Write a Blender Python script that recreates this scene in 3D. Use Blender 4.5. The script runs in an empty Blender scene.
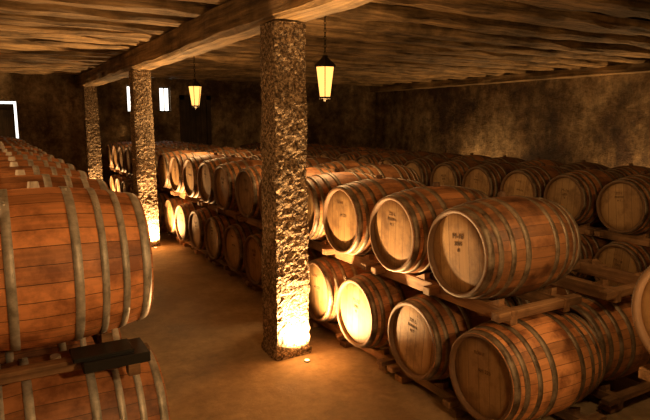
import bpy, bmesh, math, random
from mathutils import Vector, Matrix, noise
random.seed(7)
scene = bpy.context.scene
try:
    scene.view_settings.view_transform = 'Standard'
except Exception: pass
COL = scene.collection

# ---------------------------------------------------------------- materials
class N:
    def __init__(s, name):
        s.m = bpy.data.materials.new(name); s.m.use_nodes = True
        s.t = s.m.node_tree; s.n = s.t.nodes; s.l = s.t.links
        s.b = s.n['Principled BSDF']
    def add(s, typ, **kw):
        nd = s.n.new(typ)
        for k, v in kw.items(): setattr(nd, k, v)
        return nd
    def link(s, a, b): s.l.new(a, b)
    def val(s, sock, v):
        if hasattr(v, 'is_output') or isinstance(v, bpy.types.NodeSocket): s.link(v, sock)
        else: sock.default_value = v
    def math(s, op, a, b=None, c=None):
        nd = s.add('ShaderNodeMath', operation=op)
        s.val(nd.inputs[0], a)
        if b is not None: s.val(nd.inputs[1], b)
        if c is not None: s.val(nd.inputs[2], c)
        return nd.outputs[0]
    def coords(s): return s.add('ShaderNodeTexCoord').outputs['Object']
    def mapping(s, vec, sc):
        nd = s.add('ShaderNodeMapping'); s.link(vec, nd.inputs[0]); nd.inputs['Scale'].default_value = sc
        return nd.outputs[0]
    def noise(s, vec, scale, detail=4, rough=.6):
        nd = s.add('ShaderNodeTexNoise'); s.link(vec, nd.inputs['Vector'])
        nd.inputs['Scale'].default_value = scale; nd.inputs['Detail'].default_value = detail
        nd.inputs['Roughness'].default_value = rough
        return nd.outputs[0]
    def ramp(s, fac, stops):
        nd = s.add('ShaderNodeValToRGB'); s.link(fac, nd.inputs[0])
        e = nd.color_ramp.elements
        e[0].position = stops[0][0]; e[0].color = (*stops[0][1], 1)
        e[1].position = stops[-1][0]; e[1].color = (*stops[-1][1], 1)
        for p, c in stops[1:-1]:
            q = e.new(p); q.color = (*c, 1)
        return nd.outputs[0]
    def mix(s, fac, a, b, mode='MIX'):
        nd = s.add('ShaderNodeMix', data_type='RGBA', blend_type=mode)
        s.val(nd.inputs[0], fac); s.val(nd.inputs[6], a); s.val(nd.inputs[7], b)
        return nd.outputs[2]
    def bump(s, h, strength, dist=.01, normal=None):
        nd = s.add('ShaderNodeBump'); s.link(h, nd.inputs['Height'])
        nd.inputs['Strength'].default_value = strength; nd.inputs['Distance'].default_value = dist
        if normal: s.link(normal, nd.inputs['Normal'])
        return nd.outputs[0]
    def out(s, color=None, rough=None, metal=None, normal=None):
        if color is not None: s.val(s.b.inputs['Base Color'], color)
        if rough is not None: s.val(s.b.inputs['Roughness'], rough)
        if metal is not None: s.b.inputs['Metallic'].default_value = metal
        if normal is not None: s.link(normal, s.b.inputs['Normal'])
        return s.m

def g(v): return (v, v, v)

def rand_gray(s, rnd, lo, hi):
    pr = s.add('ShaderNodeMapRange'); s.link(rnd, pr.inputs[0]); pr.inputs[3].default_value = lo; pr.inputs[4].default_value = hi
    cbp = s.add('ShaderNodeCombineColor')
    for i in range(3): s.link(pr.outputs[0], cbp.inputs[i])
    return cbp.outputs[0]

def mat_stave(name, tint, stain=.85):
    s = N(name); co = s.coords()
    sep = s.add('ShaderNodeSeparateXYZ'); s.link(co, sep.inputs[0])
    rnd = s.add('ShaderNodeObjectInfo').outputs['Random']
    off = s.add('ShaderNodeVectorMath', operation='ADD'); s.link(co, off.inputs[0])
    cbo = s.add('ShaderNodeCombineXYZ'); s.link(s.math('MULTIPLY', rnd, 40), cbo.inputs[0]); s.link(cbo.outputs[0], off.inputs[1])
    co2 = off.outputs[0]
    ang = s.math('ARCTAN2', sep.outputs[1], sep.outputs[2])
    a = s.math('MULTIPLY', ang, 30/(2*math.pi))
    wob = s.math('MULTIPLY', s.noise(co, 3.0), .25)
    a = s.math('ADD', a, wob)
    fl = s.math('FLOOR', a); fr = s.math('FRACT', a)
    edge = s.math('ABSOLUTE', s.math('SUBTRACT', fr, .5))
    gap = s.math('GREATER_THAN', edge, .478)
    wn = s.add('ShaderNodeTexWhiteNoise', noise_dimensions='2D')
    cb = s.add('ShaderNodeCombineXYZ'); s.link(fl, cb.inputs[0]); s.link(s.math('MULTIPLY', rnd, 50), cb.inputs[1])
    s.link(cb.outputs[0], wn.inputs['Vector'])
    grain = s.noise(s.mapping(co2, (2.5, 45, 45)), 1.0, 5, .65)
    blot = s.noise(co2, 4.5, 5, .65)
    f = s.math('ADD', s.math('MULTIPLY', wn.outputs[0], .38), s.math('MULTIPLY', grain, .6))
    c0 = tuple(x*.45 for x in tint); c1 = tint; c2 = tuple(min(1, x*1.35) for x in tint)
    base = s.ramp(f, [(.2, c0), (.55, c1), (.95, c2)])
    st = s.ramp(blot, [(.38, (.26, .18, .15)), (.56, g(1.0))])
    base = s.mix(stain, base, st, 'MULTIPLY')
    base = s.mix(1.0, base, rand_gray(s, rnd, .5, 1.2), 'MULTIPLY')
    base = s.mix(gap, base, (.08, .034, .015, 1))
    h = s.math('SUBTRACT', s.math('MULTIPLY', grain, .4), gap)
    return s.out(base, .55, 0, s.bump(h, .5, .004))

def mat_head(name):
    s = N(name); co = s.coords()
    sep = s.add('ShaderNodeSeparateXYZ'); s.link(co, sep.inputs[0])
    rnd = s.add('ShaderNodeObjectInfo').outputs['Random']
    a = s.math('MULTIPLY', s.math('ADD', sep.outputs[1], s.math('MULTIPLY', rnd, .06)), 11)
    fl = s.math('FLOOR', a); fr = s.math('FRACT', a)
    gap = s.math('GREATER_THAN', s.math('ABSOLUTE', s.math('SUBTRACT', fr, .5)), .48)
    wn = s.add('ShaderNodeTexWhiteNoise', noise_dimensions='2D')
    cb = s.add('ShaderNodeCombineXYZ'); s.link(fl, cb.inputs[0]); s.link(s.math('MULTIPLY', rnd, 50), cb.inputs[1])
    s.link(cb.outputs[0], wn.inputs['Vector'])
    grain = s.noise(s.mapping(co, (10, 50, 3)), 1.0, 5, .6)
    f = s.math('ADD', s.math('MULTIPLY', wn.outputs[0], .35), s.math('MULTIPLY', grain, .6))
    base = s.ramp(f, [(.15, (.26, .135, .05)), (.55, (.44, .26, .105)), (.9, (.55, .35, .15))])
    off = s.add('ShaderNodeVectorMath', operation='ADD'); s.link(co, off.inputs[0])
    cbo = s.add('ShaderNodeCombineXYZ'); s.link(s.math('MULTIPLY', rnd, 60), cbo.inputs[1]); s.link(cbo.outputs[0], off.inputs[1])
    nz = s.noise(off.outputs[0], 5.0, 5, .65)
    st = s.ramp(nz, [(.36, (.32, .25, .2)), (.54, g(1.0))])
    base = s.mix(.7, base, st, 'MULTIPLY')
    rad = s.math('SQRT', s.math('ADD', s.math('MULTIPLY', sep.outputs[1], sep.outputs[1]), s.math('MULTIPLY', sep.outputs[2], sep.outputs[2])))
    rr = s.math('ADD', rad, s.math('MULTIPLY', s.math('SUBTRACT', nz, .5), .12))
    base = s.mix(.45, base, s.ramp(rr, [(.20, g(1.0)), (.28, (.42, .33, .26))]), 'MULTIPLY')
    base = s.mix(1.0, base, rand_gray(s, rnd, 1.1, .65), 'MULTIPLY')
    base = s.mix(gap, base, (.10, .05, .02, 1))
    h = s.math('SUBTRACT', s.math('MULTIPLY', grain, .4), gap)
    return s.out(base, .65, 0, s.bump(h, .4, .003))

def mat_hoop(name, c_lo, c_hi):
    s = N(name); co = s.coords()
    n = s.noise(co, 9.0, 5, .7)
    c = s.ramp(n, [(.35, c_lo), (.62, c_hi)])
    r = s.math('ADD', s.math('MULTIPLY', n, .3), .35)
    return s.out(c, r, .35, s.bump(s.noise(co, 60), .2, .002))

def mat_wood(name, c0, c1, axis='Y', scale=1.0, bumpd=.01, rough=.75):
    s = N(name); co = s.add('ShaderNodeNewGeometry').outputs['Position']
    sc = {'X': (1.2, 26, 26), 'Y': (26, 1.2, 26), 'Z': (26, 26, 1.2)}[axis]
    gr = s.noise(s.mapping(co, sc), scale, 6, .68)
    bl = s.noise(co, 1.7, 5, .65)
    c = s.ramp(gr, [(.3, c0), (.7, c1)])
    c = s.mix(.85, c, s.ramp(bl, [(.38, g(.32)), (.58, g(1.05))]), 'MULTIPLY')
    h = s.math('ADD', gr, s.math('MULTIPLY', bl, .8))
    return s.out(c, rough, 0, s.bump(h, .8, bumpd))

def mat_stone(name):
    s = N(name); co = s.add('ShaderNodeNewGeometry').outputs['Position']
    n1 = s.noise(co, 42, 6, .75); n2 = s.noise(co, 3.0, 5, .6)
    vo = s.add('ShaderNodeTexVoronoi'); s.link(co, vo.inputs['Vector']); vo.inputs['Scale'].default_value = 55
    c = s.ramp(n1, [(.40, (.04, .024, .012)), (.5, (.22, .145, .08)), (.61, (.66, .50, .32))])
    c = s.mix(.6, c, s.ramp(n2, [(.35, g(.45)), (.65, g(1.05))]), 'MULTIPLY')
    h = s.math('ADD', n1, s.math('MULTIPLY', vo.outputs[0], .5))
    return s.out(c, .8, 0, s.bump(h, .8, .018))

def mat_wall(name):
    s = N(name); co = s.add('ShaderNodeNewGeometry').outputs['Position']
    n1 = s.noise(co, .6, 9, .72); n2 = s.noise(co, 5, 9, .75); n3 = s.noise(s.mapping(co, (2.5, 2.5, .5)), 1.0, 6, .65)
    c = s.ramp(n1, [(.40, (.09, .045, .02)), (.5, (.28, .175, .08)), (.62, (.62, .44, .24))])
    c = s.mix(.8, c, s.ramp(n2, [(.38, g(.3)), (.58, g(1.1))]), 'MULTIPLY')
    c = s.mix(.7, c, s.ramp(n3, [(.36, g(.3)), (.58, g(1.0))]), 'MULTIPLY')
    return s.out(c, .9, 0, s.bump(s.math('ADD', n2, n1), 1.0, .09))

def mat_floor(name):
    s = N(name); co = s.add('ShaderNodeNewGeometry').outputs['Position']
    n1 = s.noise(co, 1.1, 7, .65); n2 = s.noise(co, 14, 7, .7)
    c = s.ramp(n1, [(.38, (.22, .15, .08)), (.62, (.52, .38, .22))])
    c = s.mix(.6, c, s.ramp(n2, [(.3, g(.55)), (.6, g(1.05))]), 'MULTIPLY')
    r = s.ramp(n1, [(.35, g(.6)), (.6, g(.85))])
    return s.out(c, r, 0, s.bump(s.math('ADD', n2, s.math('MULTIPLY', n1, 2)), .5, .015))

def mat_flat(name, c, rough=.6, metal=0):
    s = N(name); n = s.noise(s.coords(), 30)
    return s.out(s.mix(.5, (*c, 1), s.ramp(n, [(.3, tuple(x*.6 for x in c)), (.7, c)])), rough, metal)

def mat_emit(name, c, st):
    s = N(name)
    s.b.inputs['Base Color'].default_value = (*c, 1)
    s.b.inputs['Emission Color'].default_value = (*c, 1)
    s.b.inputs['Emission Strength'].default_value = st
    return s.m

M_ST = mat_stave('oak_staves', (.52, .23, .088), .9)
M_ST2 = mat_stave('oak_staves_new', (.76, .32, .125), .75)
M_HD = mat_head('oak_head')
M_HP = mat_hoop('hoop_steel_aged', (.06, .036, .02), (.27, .21, .145))
M_HP2 = mat_hoop('hoop_steel_galvanised', (.26, .24, .2), (.66, .62, .56))
M_CH = mat_flat('chime_dark', (.16, .085, .04), .7)
M_BG = mat_flat('bung_silicone', (.75, .68, .58), .5)
M_INK = mat_flat('brand_ink', (.10, .05, .022), .8)
M_RX = mat_wood('rack_wood_x', (.15, .07, .03), (.46, .26, .12), 'X')
M_RY = mat_wood('rack_wood_y', (.13, .06, .025), (.40, .22, .10), 'Y')
M_JX = mat_wood('joist_wood', (.05, .026, .011), (.66, .42, .19), 'X', .6, .05)
M_BY = mat_wood('beam_wood', (.09, .05, .022), (.60, .39, .18), 'Y', .6, .05)
M_BD = mat_wood('board_wood', (.015, .008, .004), (.13, .08, .034), 'Y', .5, .02)
M_DR = mat_wood('door_wood', (.02, .012, .006), (.10, .06, .03), 'Z')
M_SN = mat_stone('rough_granite')
M_WL = mat_wall('stained_plaster')
M_FL = mat_floor('earthen_concrete')
M_BK = mat_flat('black_steel', (.012, .012, .012), .45, .3)
M_IR = mat_flat('lantern_iron', (.03, .022, .015), .5, .7)
M_GL = mat_emit('lantern_glass_glow', (1, .50, .12), 1.9)
M_LE = mat_emit('lamp_lens_glow', (1, .62, .25), 4.0)
M_DAY = mat_emit('daylight', (1, .95, .85), 2.2)

# ---------------------------------------------------------------- helpers
def obj_from_bm(name, bm, mats, smooth=False, parent=None, loc=None):
    me = bpy.data.meshes.new(name); bm.to_mesh(me); bm.free()
    for m in mats: me.materials.append(m)
    if smooth:
        for p in me.polygons: p.use_smooth = True
    o = bpy.data.objects.new(name, me); COL.objects.link(o)
    if loc: o.location = loc
    if parent: o.parent = parent
    return o

def box(bm, x0, x1, y0, y1, z0, z1, mi=0, bev=0.0):
    r = bmesh.ops.create_cube(bm, size=1.0)
    vs = r['verts']
    for v in vs:
        v.co = Vector(((x0+x1)/2 + v.co.x*(x1-x0), (y0+y1)/2 + v.co.y*(y1-y0), (z0+z1)/2 + v.co.z*(z1-z0)))
    fs = set(f for v in vs for f in v.link_faces)
    for f in fs: f.material_index = mi
    if bev > 0:
        es = list(set(e for v in vs for e in v.link_edges))
        rr = bmesh.ops.bevel(bm, geom=es, offset=bev, segments=1, affect='EDGES')
        for f in rr['faces']: f.material_index = mi
    return vs

def rough_beam(name, p0, axis, length, w, h, mat, amp=.012, seg=.18, round_=.2):
    """irregular hewn timber along X or Y; p0 = start centre-bottom point"""
    bm = bmesh.new(); n = max(2, int(length/seg)); rings = []
    b = round_*min(w, h)/2
    prof = [(-w/2+b, 0), (-w/6, 0), (w/6, 0), (w/2-b, 0), (w/2, b), (w/2, h/2), (w/2, h-b*.3), (w/2-b, h), (-w/2+b, h), (-w/2, h-b*.3), (-w/2, h/2), (-w/2, b)]
    for i in range(n+1):
        t = i*length/n; ring = []
        for (a, c) in prof:
            q = Vector((t*2.2 if axis == 'X' else a*9, a*9 if axis == 'X' else t*2.2, c*9)) + Vector(p0)*3.7
            d = noise.noise(q)*amp; d2 = noise.noise(q+Vector((31, 7, 3)))*amp
            wob = noise.noise(Vector((t*.5, p0[0]*3.1+p0[1]*2.3, 0)))*amp*1.5
            if axis == 'X': v = (p0[0]+t, p0[1]+a+d+wob, p0[2]+c+(d2 if c < h*.9 else 0))
            else: v = (p0[0]+a+d+wob, p0[1]+t, p0[2]+c+(d2 if c < h*.9 else 0))
            ring.append(bm.verts.new(v))
        rings.append(ring)
    k = len(prof)
    for i in range(n):
        for j in range(k):
            bm.faces.new((rings[i][j], rings[i][(j+1) % k], rings[i+1][(j+1) % k], rings[i+1][j]))
    bm.faces.new(rings[0]); bm.faces.new(rings[-1][::-1])
    bmesh.ops.recalc_face_normals(bm, faces=bm.faces)
    return obj_from_bm(name, bm, [mat])

# ---------------------------------------------------------------- barrel
def barrel_mesh(name, Rb, Re, L, text_sets=None, stave=None, hoopm=None, hoops=(.145, .27, .37, .445), seed=0):
    rng = random.Random(seed)
    bm = bmesh.new(); SEG = 56; HL = L/2
    def R(x): return Re + (Rb-Re)*(1-(abs(x)/HL)**2.0)
    def lathe(pts, mi, closed=False):
        rings = []
        for (x, r) in pts:
            rings.append([bm.verts.new((x, r*math.sin(2*math.pi*j/SEG), r*math.cos(2*math.pi*j/SEG))) for j in range(SEG)])
        m = len(rings)
        for i in range(m if closed else m-1):
            A = rings[i]; B = rings[(i+1) % m]
            for j in range(SEG):
                f = bm.faces.new((A[j], A[(j+1) % SEG], B[(j+1) % SEG], B[j])); f.material_index = mi; f.smooth = True
        return rings
    nx = 22
    lathe([(-HL+L*i/nx, R(-HL+L*i/nx)) for i in range(nx+1)], 0)
    for s in (-1, 1):
        rg = lathe([(s*HL, Re), (s*(HL+.001), Re-.006), (s*(HL-.001), Re-.020), (s*(HL-.034), Re-.024)], 3)
        rh = lathe([(s*(HL-.034), Re-.024), (s*(HL-.030), Re-.034), (s*(HL-.028), Re-.12)], 1)
        c = bm.verts.new((s*(HL-.028), 0, 0))
        last = rh[-1]
        for j in range(SEG):
            f = bm.faces.new((last[j], last[(j+1) % SEG], c)); f.material_index = 1
    for i, h in enumerate(hoops):
        w = .042 if i in (0, len(hoops)-1) else .034
        for s in (-1, 1):
            xc = s*h*L/.95
            x0, x1 = xc-w/2, xc+w/2
            if abs(x0) > HL or abs(x1) > HL:
                x0, x1 = (HL-w-.002, HL-.002) if s > 0 else (-HL+.002, -HL+w+.002)
            t = .0045
            lathe([(x0, R(x0)-.002), (x0, R(x0)+t), ((x0+x1)/2, R((x0+x1)/2)+t+.001), (x1, R(x1)+t), (x1, R(x1)-.002)], 2)
            a0 = rng.uniform(-1.2, 1.2)
            for da in (-.03, .03):
                a = a0+da; rr = R(xc)+t+.001
                r = bmesh.ops.create_icosphere(bm, subdivisions=1, radius=.006, matrix=Matrix.Translation((xc, rr*math.sin(a), rr*math.cos(a))))
                for v in r['verts']:
                    for f in v.link_faces: f.material_index = 2
    r = bmesh.ops.create_cone(bm, cap_ends=True, segments=16, radius1=.030, radius2=.024, depth=.035, matrix=Matrix.Translation((0, 0, Rb+.014)))
    for v in r['verts']:
        for f in v.link_faces: f.material_index = 4
    if text_sets:
        for (txt, size, zoff, yoff) in text_sets:
            cu = bpy.data.curves.new('brand', 'FONT'); cu.body = txt; cu.size = size; cu.align_x = 'CENTER'; cu.extrude = .0006
            to = bpy.data.objects.new('brand_tmp', cu); COL.objects.link(to)
            bpy.context.view_layer.update()
            tm = bpy.data.meshes.new_from_object(to.evaluated_get(bpy.context.evaluated_depsgraph_get()))
            X = -HL+.0265
            mtx = Matrix(((0, 0, -1, X), (-1, 0, 0, yoff), (0, 1, 0, zoff), (0, 0, 0, 1)))
            tm.transform(mtx)
            nf = len(bm.faces); bm.from_mesh(tm); bm.faces.ensure_lookup_table()
            for f in bm.faces[nf:]: f.material_index = 5
            bpy.data.objects.remove(to); bpy.data.curves.remove(cu); bpy.data.meshes.remove(tm)
    nrm = [f for f in bm.faces if f.material_index != 5]
    bmesh.ops.recalc_face_normals(bm, faces=nrm)
    me = bpy.data.meshes.new(name); bm.to_mesh(me); bm.free()
    for m in (stave, M_HD, hoopm, M_CH, M_BG, M_INK): me.materials.append(m)
    return me

TA = [("225 L", .034, .135, .02), ("RESERVA", .028, .095, .02), ("M T", .03, .055, .02)]
TB = [("M-18", .05, .09, 0), ("2005", .036, .045, 0), ("III", .03, .005, 0)]
TC = [("ROBLE", .03, .14, .02), ("AM 223", .034, .03, -.02)]
RB, RE_, LB = .338, .28, .86
BA = [barrel_mesh('barrel_a%d' % i, RB, RE_, LB, t, M_ST, M_HP, seed=i) for i, t in enumerate((TA, TB, TC))]
LL = .98
BL = barrel_mesh('barrel_large', .40, .335, LL, None, M_ST2, M_HP2, hoops=(.135, .25, .345, .445), seed=5)

def barrel(me, x, y, z, jit=.012, flip=False):
    o = bpy.data.objects.new('wine_barrel', me); COL.objects.link(o)
    o.location = (x+random.uniform(-jit, jit)*1.5, y+random.uniform(-jit, jit)*.5, z)
    o.rotation_euler = (random.uniform(-.12, .12), 0, (math.pi if flip else 0)+random.uniform(-.015, .015))
    return o

# ---------------------------------------------------------------- rack
def rack_mesh(name, sp, z_h, L, feet, steel=False):
    bm = bmesh.new(); ox = L*.29
    ylen = sp-.03
    for s in (-1, 1):
        box(bm, s*ox-.03, s*ox+.03, -ylen, ylen, -z_h, 0, 0, .006)
        for by in (-sp/2, sp/2):
            for q in (-1, 1):   # chocks
                vs = box(bm, s*ox-.026, s*ox+.026, by+q*.17-.05, by+q*.17+.05, -.005, .045, 1, 0)
                for v in vs:
                    if v.co.z > .0 and (v.co.y-(by+q*.17))*q < 0: v.co.z = .002
    for y in (-ylen+.04, 0, ylen-.04):
        box(bm, -L*.44, L*.47, y-.035, y+.035, -z_h*.65, -z_h*.05, 1, .005)
    if feet > 0:
        for s in (-1, 1):
            for y in (-ylen+.08, 0, ylen-.08):
                box(bm, s*ox-.07, s*ox+.07, y-.05, y+.05, -z_h-feet, -z_h, 1, .004)
    if steel:
        for y in (-ylen+.03, ylen-.03):
            box(bm, L*.14, L*.45, y-.11, y+.11, -z_h*.55, .004, 2, .004)
            box(bm, L*.10, L*.38, y-.08, y+.08, .0, .022, 2, .004)
            box(bm, L*.34, L*.40, y-.11, y-.05, -z_h*1.2, -z_h*.5, 1, .004)
    bmesh.ops.recalc_face_normals(bm, faces=bm.faces)
    me = bpy.data.meshes.new(name); bm.to_mesh(me); bm.free()
    for m in (M_RY, M_RX, M_BK): me.materials.append(m)
    return me

SP = .725
rA_top = rack_mesh('rack_upper', SP, .095, LB, 0)
rA_bot = rack_mesh('rack_lower', SP, .07, LB, .055)
SPL = .83
rL_top = rack_mesh('rack_upper_large', SPL, .085, LL, 0, True)
rL_bot = rack_mesh('rack_lower_large', SPL, .05, LL, .03)
def rack(me, x, y, z):
    o = bpy.data.objects.new('wooden_barrel_rack', me); COL.objects.link(o); o.location = (x, y, z); return o

ZB, ZT = .45, 1.21
RO = RE_+(RB-RE_)*(1-(.29*2)**2)
XA = 2.57+LB/2
YT, YB = 2.73, 2.49
ks = [-2]+list(range(0, 18))
for k in ks:
    dy = -.01 if k == -2 else 0
    barrel(BA[(k*2+1) % 3], XA, YT+SP*k+dy, ZT)
    barrel(BA[(k+5) % 3], XA, YB+SP*k, ZB)
for k in range(0, 18, 2):
    rack(rA_top, XA, YT+SP*(k+.5), ZT-RO-.002)
    rack(rA_bot, XA, YB+SP*(k+.5), ZB-RO-.002)
rack(rA_top, XA, YT-.08+SP*-2.5, ZT-RO-.002); rack(rA_bot, XA, YB+SP*-2.5, ZB-RO-.002)
XB = XA+LB+.12
for k in range(0, 18):
    barrel(BA[k % 3], XB, 2.6+SP*k, ZB)
    if k >= 4: barrel(BA[(k+1) % 3], XB, 2.7+SP*k, ZT)
for k in range(0, 18, 2):
    rack(rA_top, XB, 2.68+SP*(k+.5), ZT-RO-.002)
    rack(rA_bot, XB, 2.6+SP*(k+.5), ZB-RO-.002)
for ci, XC in enumerate((6.33, 7.30)):
    for k in range(0, 17):
        y = 3.06+.72*k+ci*.1
        barrel(BA[(k+ci) % 3], XC, y, .42)
        barrel(BA[(k+2) % 3], XC, y, 1.13)
    for k in range(0, 16, 2):
        rack(rA_bot, XC, 3.06+.72*(k+.5)+ci*.1, .42-RO-.002)
        rack(rA_top, XC, 3.06+.72*(k+.5)+ci*.1, 1.13-RO-.002)
# left block
ROL = .335+.065*(1-(.29*2)**2)
for ci, XL in enumerate((.17, -.90)):
    for k in range(0, 15):
        barrel(BL, XL, 3.21+SPL*k, 1.32, flip=(k % 2 == 0))
        barrel(BL, XL+(.05 if k == 0 else 0), 3.12+SPL*k, .46, flip=(k % 2 == 1))
    for k in range(0, 15, 2):
        rack(rL_top, XL, 3.21+SPL*(k+.5), 1.32-ROL-.002)
        rack(rL_bot, XL, 3.12+SPL*(k+.5), .46-ROL-.002)

# ---------------------------------------------------------------- room shell
X0, X1, Y0, Y1, ZC = -3.2, 11.2, -3.5, 16.0, 3.30
bm = bmesh.new(); box(bm, X0-.3, X1+.3, Y0-.3, Y1+.3, -.2, 0); obj_from_bm('floor', bm, [M_FL])
bm = bmesh.new()
x = X0
while x < X1:
    w = random.uniform(.16, .26); box(bm, x, min(x+w-.012, X1), Y0, Y1, ZC, ZC+.03+random.uniform(0, .012)); x += w
box(bm, X0-.3, X1+.3, Y0-.3, Y1+.3, ZC+.05, ZC+.15)
obj_from_bm('ceiling', bm, [M_BD])
bm = bmesh.new(); box(bm, X1, X1+.3, Y0-.3, Y1+.3, 0, ZC+.05); obj_from_bm('wall_right', bm, [M_WL])
bm = bmesh.new(); box(bm, X0-.3, X0, Y0-.3, Y1+.3, 0, ZC+.05); obj_from_bm('wall_left', bm, [M_WL])
bm = bmesh.new(); box(bm, X0, X1, Y0-.3, Y0, 0, ZC+.05); obj_from_bm('wall_front', bm, [M_WL])
ops = [(.0, .69, 0, 2.52), (3.27, 3.60, 2.28, 2.98), (4.12, 4.42, 2.30, 2.96)]
bm = bmesh.new(); xs = X0
for (a, b, z0, z1) in ops:
    box(bm, xs, a, Y1, Y1+.3, 0, ZC+.05)
    if z0 > 0: box(bm, a, b, Y1, Y1+.3, 0, z0)
    box(bm, a, b, Y1, Y1+.3, z1, ZC+.05); xs = b
box(bm, xs, X1, Y1, Y1+.3, 0, ZC+.05)
obj_from_bm('wall_back', bm, [M_WL])
def window(name, a, b, z0, z1):
    bm = bmesh.new()
    f = .03
    box(bm, a, b, Y1+.10, Y1+.14, z0, z0+f, 0); box(bm, a, b, Y1+.10, Y1+.14, z1-f, z1, 0)
    box(bm, a, a+f, Y1+.10, Y1+.14, z0, z1, 0); box(bm, b-f, b, Y1+.10, Y1+.14, z0, z1, 0)
    box(bm, (a+b)/2-.008, (a+b)/2+.008, Y1+.11, Y1+.13, z0, z1, 0)
    box(bm, a, b, Y1+.15, Y1+.16, z0, z1, 1)
    obj_from_bm(name, bm, [M_DR, M_DAY])
window('window_1', *ops[1]); window('window_2', *ops[2])
bm = bmesh.new()
for i in range(4): box(bm, .01+i*.155, .01+(i+1)*.155, Y1+.1, Y1+.14-.004*(i % 2), 0.02, 2.46, 0)
for z in (.4, 1.3, 2.2): box(bm, .02, .62, Y1+.07, Y1+.1, z, z+.12, 0)
box(bm, .0, .69, Y1+.22, Y1+.24, 0, 2.52, 1)
obj_from_bm('door_1', bm, [M_DR, M_DAY])
bm = bmesh.new()
box(bm, 4.65, 4.77, Y1-.08, Y1-.001, 0, 2.75, 0); box(bm, 5.4, 5.52, Y1-.08, Y1-.001, 0, 2.75, 0); box(bm, 4.65, 5.52, Y1-.08, Y1-.001, 2.63, 2.75, 0)
for i in range(4): box(bm, 4.77+i*.157, 4.77+(i+1)*.157-.01, Y1-.05, Y1-.002, 0, 2.63, 0)
obj_from_bm('door_2', bm, [M_DR])
rough_beam('trim_1', (X1-.13, Y0, 2.98), 'Y', Y1-Y0-.02, .24, .17, M_BY, .015)

y = -3.1
while y < 15.8:
    w = random.uniform(.20, .34)
    rough_beam('ceiling_joist', (X0+.02, y, 3.155+random.uniform(-.015, .015)), 'X', X1-X0-.04, w, .145, M_JX, .04, .2, .5)
    y += random.uniform(.62, .86)
rough_beam('main_beam', (2.2, Y0+.02, 2.85), 'Y', Y1-Y0-.04, .32, .30, M_BY, .022, .15, .25)
rough_beam('side_beam', (-2.0, Y0+.02, 2.85), 'Y', Y1-Y0-.04, .3, .30, M_BY, .022, .2, .25)

# ---------------------------------------------------------------- stone posts
def post(x, y, seed):
    bm = bmesh.new(); H = 2.845; nz = 150; ns = 14; rings = []
    for i in range(nz+1):
        z = H*i/nz; t = z/H
        hs = .172-.022*t
        if z < .06: hs += .012
        pts = []
        for (ax, ay, bx, by) in ((-1, -1, 1, -1), (1, -1, 1, 1), (1, 1, -1, 1), (-1, 1, -1, -1)):
            for j in range(ns):
                u = j/ns; px = ax+(bx-ax)*u; py = ay+(by-ay)*u
                l2 = math.hypot(px, py)
                k = 1-.07*max(0, (l2-1.2)/.21)
                pts.append((px*hs*k, py*hs*k))
        ring = []
        for (px, py) in pts:
            q = Vector((px+x, py+y, z))
            d = noise.fractal(q*24+Vector((seed, 0, 0)), 1.0, 2.0, 3)*.011 + noise.noise(q*3.5+Vector((seed, 0, 0)))*.018
            n = Vector((px, py, 0)).normalized()
            ring.append(bm.verts.new((px+n.x*d, py+n.y*d, z)))
        rings.append(ring)
    k = 4*ns
    for i in range(nz):
        for j in range(k):
            bm.faces.new((rings[i][j], rings[i][(j+1) % k], rings[i+1][(j+1) % k], rings[i+1][j]))
    bm.faces.new(rings[0][::-1]); bm.faces.new(rings[-1])
    return obj_from_bm('stone_post', bm, [M_SN], False, None, (x, y, 0))
for i, py in enumerate((-.7, 4.5, 9.7, 14.9)): post(2.2, py, i*13.7)

# ---------------------------------------------------------------- lamps
def lamp_data(kind, energy, color, size=.04, spot=None, blend=.6):
    l = bpy.data.lights.new('lamp_bulb', kind); l.energy = energy; l.color = color; l.shadow_soft_size = size
    if kind == 'SPOT': l.spot_size = spot; l.spot_blend = blend
    return l
WARM = (1.0, .57, .22)
def uplight(x, y, energy, tilt=(0, 0), cone=142):
    bm = bmesh.new()
    bmesh.ops.create_cone(bm, cap_ends=True, segments=24, radius1=.028, radius2=.026, depth=.010, matrix=Matrix.Translation((0, 0, .005)))
    r = bmesh.ops.create_cone(bm, cap_ends=True, segments=24, radius1=.022, radius2=.020, depth=.004, matrix=Matrix.Translation((0, 0, .0122)))
    for v in r['verts']:
        for f in v.link_faces: f.material_index = 1
    o = obj_from_bm('floor_uplight', bm, [M_BK, M_LE], False, None, (x, y, 0))
    lo = bpy.data.objects.new('uplight_bulb', lamp_data('SPOT', energy, WARM, .03, math.radians(cone), .6))
    COL.objects.link(lo); lo.parent = o; lo.location = (0, 0, .03)
    lo.rotation_euler = (math.pi+tilt[0], tilt[1], 0)
    return o
uplight(2.25, 4.19, 620)
uplight(2.25, 9.39, 620)
uplight(2.25, 14.57, 320)
uplight(2.05, -.38, 480)
uplight(10.85, 6.6, 260, cone=160)
uplight(10.85, 11.0, 150, cone=160)

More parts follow.
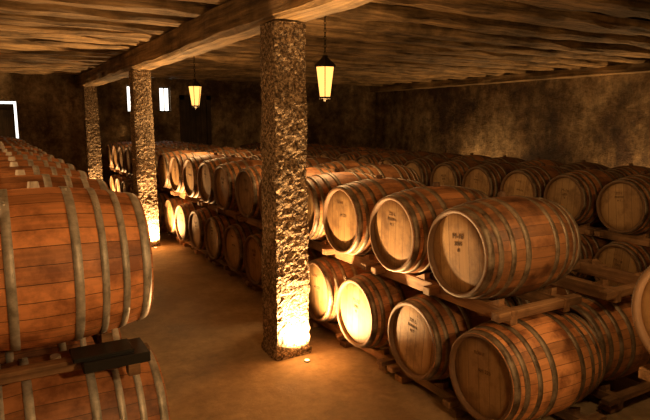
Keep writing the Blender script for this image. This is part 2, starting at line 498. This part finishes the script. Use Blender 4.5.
def lantern(x, y, z, energy):
    root = bpy.data.objects.new('hanging_lantern', None); COL.objects.link(root); root.location = (x, y, z)
    H = .30; rt, rb = .105, .062
    bm = bmesh.new()
    def frust(z0, r0, z1, r1, mi, n=6, caps=True):
        a = [bm.verts.new((r0*math.cos(2*math.pi*j/n), r0*math.sin(2*math.pi*j/n), z0)) for j in range(n)]
        b = [bm.verts.new((r1*math.cos(2*math.pi*j/n), r1*math.sin(2*math.pi*j/n), z1)) for j in range(n)]
        for j in range(n):
            f = bm.faces.new((a[j], a[(j+1) % n], b[(j+1) % n], b[j])); f.material_index = mi
        if caps:
            f = bm.faces.new(a[::-1]); f.material_index = mi; f = bm.faces.new(b); f.material_index = mi
    frust(-H/2, rb, H/2, rt, 0)
    obj_from_bm('lantern_glass', bm, [M_GL], False, root)
    bm = bmesh.new()
    frust(H/2, rt+.02, H/2+.02, rt+.02, 0); frust(H/2+.02, rt+.018, H/2+.10, .03, 0); frust(H/2+.10, .035, H/2+.12, .03, 0)
    frust(-H/2-.02, rb+.01, -H/2, rb+.01, 0); frust(-H/2-.045, .012, -H/2-.02, .03, 0)
    for j in range(6):
        a = 2*math.pi*j/6
        p0 = Vector(((rb+.003)*math.cos(a), (rb+.003)*math.sin(a), -H/2)); p1 = Vector(((rt+.003)*math.cos(a), (rt+.003)*math.sin(a), H/2))
        d = p1-p0
        bmesh.ops.create_cone(bm, cap_ends=True, segments=6, radius1=.005, radius2=.005, depth=d.length,
            matrix=Matrix.Translation((p0+p1)/2) @ d.to_track_quat('Z', 'Y').to_matrix().to_4x4())
    obj_from_bm('lantern_frame', bm, [M_IR], False, root)
    bm = bmesh.new(); zc = H/2+.12; top = 3.165-z; k = 0
    while zc < top:
        for j in range(10):
            a0 = 2*math.pi*j/10; a1 = 2*math.pi*(j+1)/10
            def pt(a):
                u = .012*math.cos(a); w = .024*math.sin(a)
                return Vector((u, 0, zc+.018+w)) if k % 2 == 0 else Vector((0, u, zc+.018+w))
            p0, p1 = pt(a0), pt(a1); d = p1-p0
            bmesh.ops.create_cone(bm, cap_ends=True, segments=5, radius1=.0035, radius2=.0035, depth=d.length*1.2,
                matrix=Matrix.Translation((p0+p1)/2) @ d.to_track_quat('Z', 'Y').to_matrix().to_4x4())
        zc += .038; k += 1
    box(bm, -.006, .006, -.006, .006, top-.05, 3.30-z)
    obj_from_bm('lantern_chain', bm, [M_IR], False, root)
    lo = bpy.data.objects.new('lantern_bulb', lamp_data('POINT', energy, WARM, .10)); COL.objects.link(lo)
    lo.parent = root; lo.location = (0, 0, -H/2-.16)
lantern(3.09, 5.33, 2.45, 45)
lantern(2.98, 9.33, 2.45, 50)
lantern(3.12, 1.40, 2.45, 36)
lantern(2.95, 13.3, 2.45, 10)
lantern(1.50, -.1, 2.45, 140)  # added lantern out of view, fills the left barrels from the camera side
lantern(-1.5, 4.2, 2.50, 65)  # added lantern out of view, brightens the left ceiling and barrel tops

w = bpy.data.worlds.new('world'); scene.world = w; w.use_nodes = True
w.node_tree.nodes['Background'].inputs[0].default_value = (.02, .012, .006, 1)
w.node_tree.nodes['Background'].inputs[1].default_value = .3

# ---------------------------------------------------------------- camera
cd = bpy.data.cameras.new('camera'); cd.sensor_width = 36; cd.lens = 36*580/650
cam = bpy.data.objects.new('camera', cd); COL.objects.link(cam)
cam.location = (0, 0, 2.05); cam.rotation_euler = (math.radians(90-8.72), 0, math.radians(-30.1))
scene.camera = cam
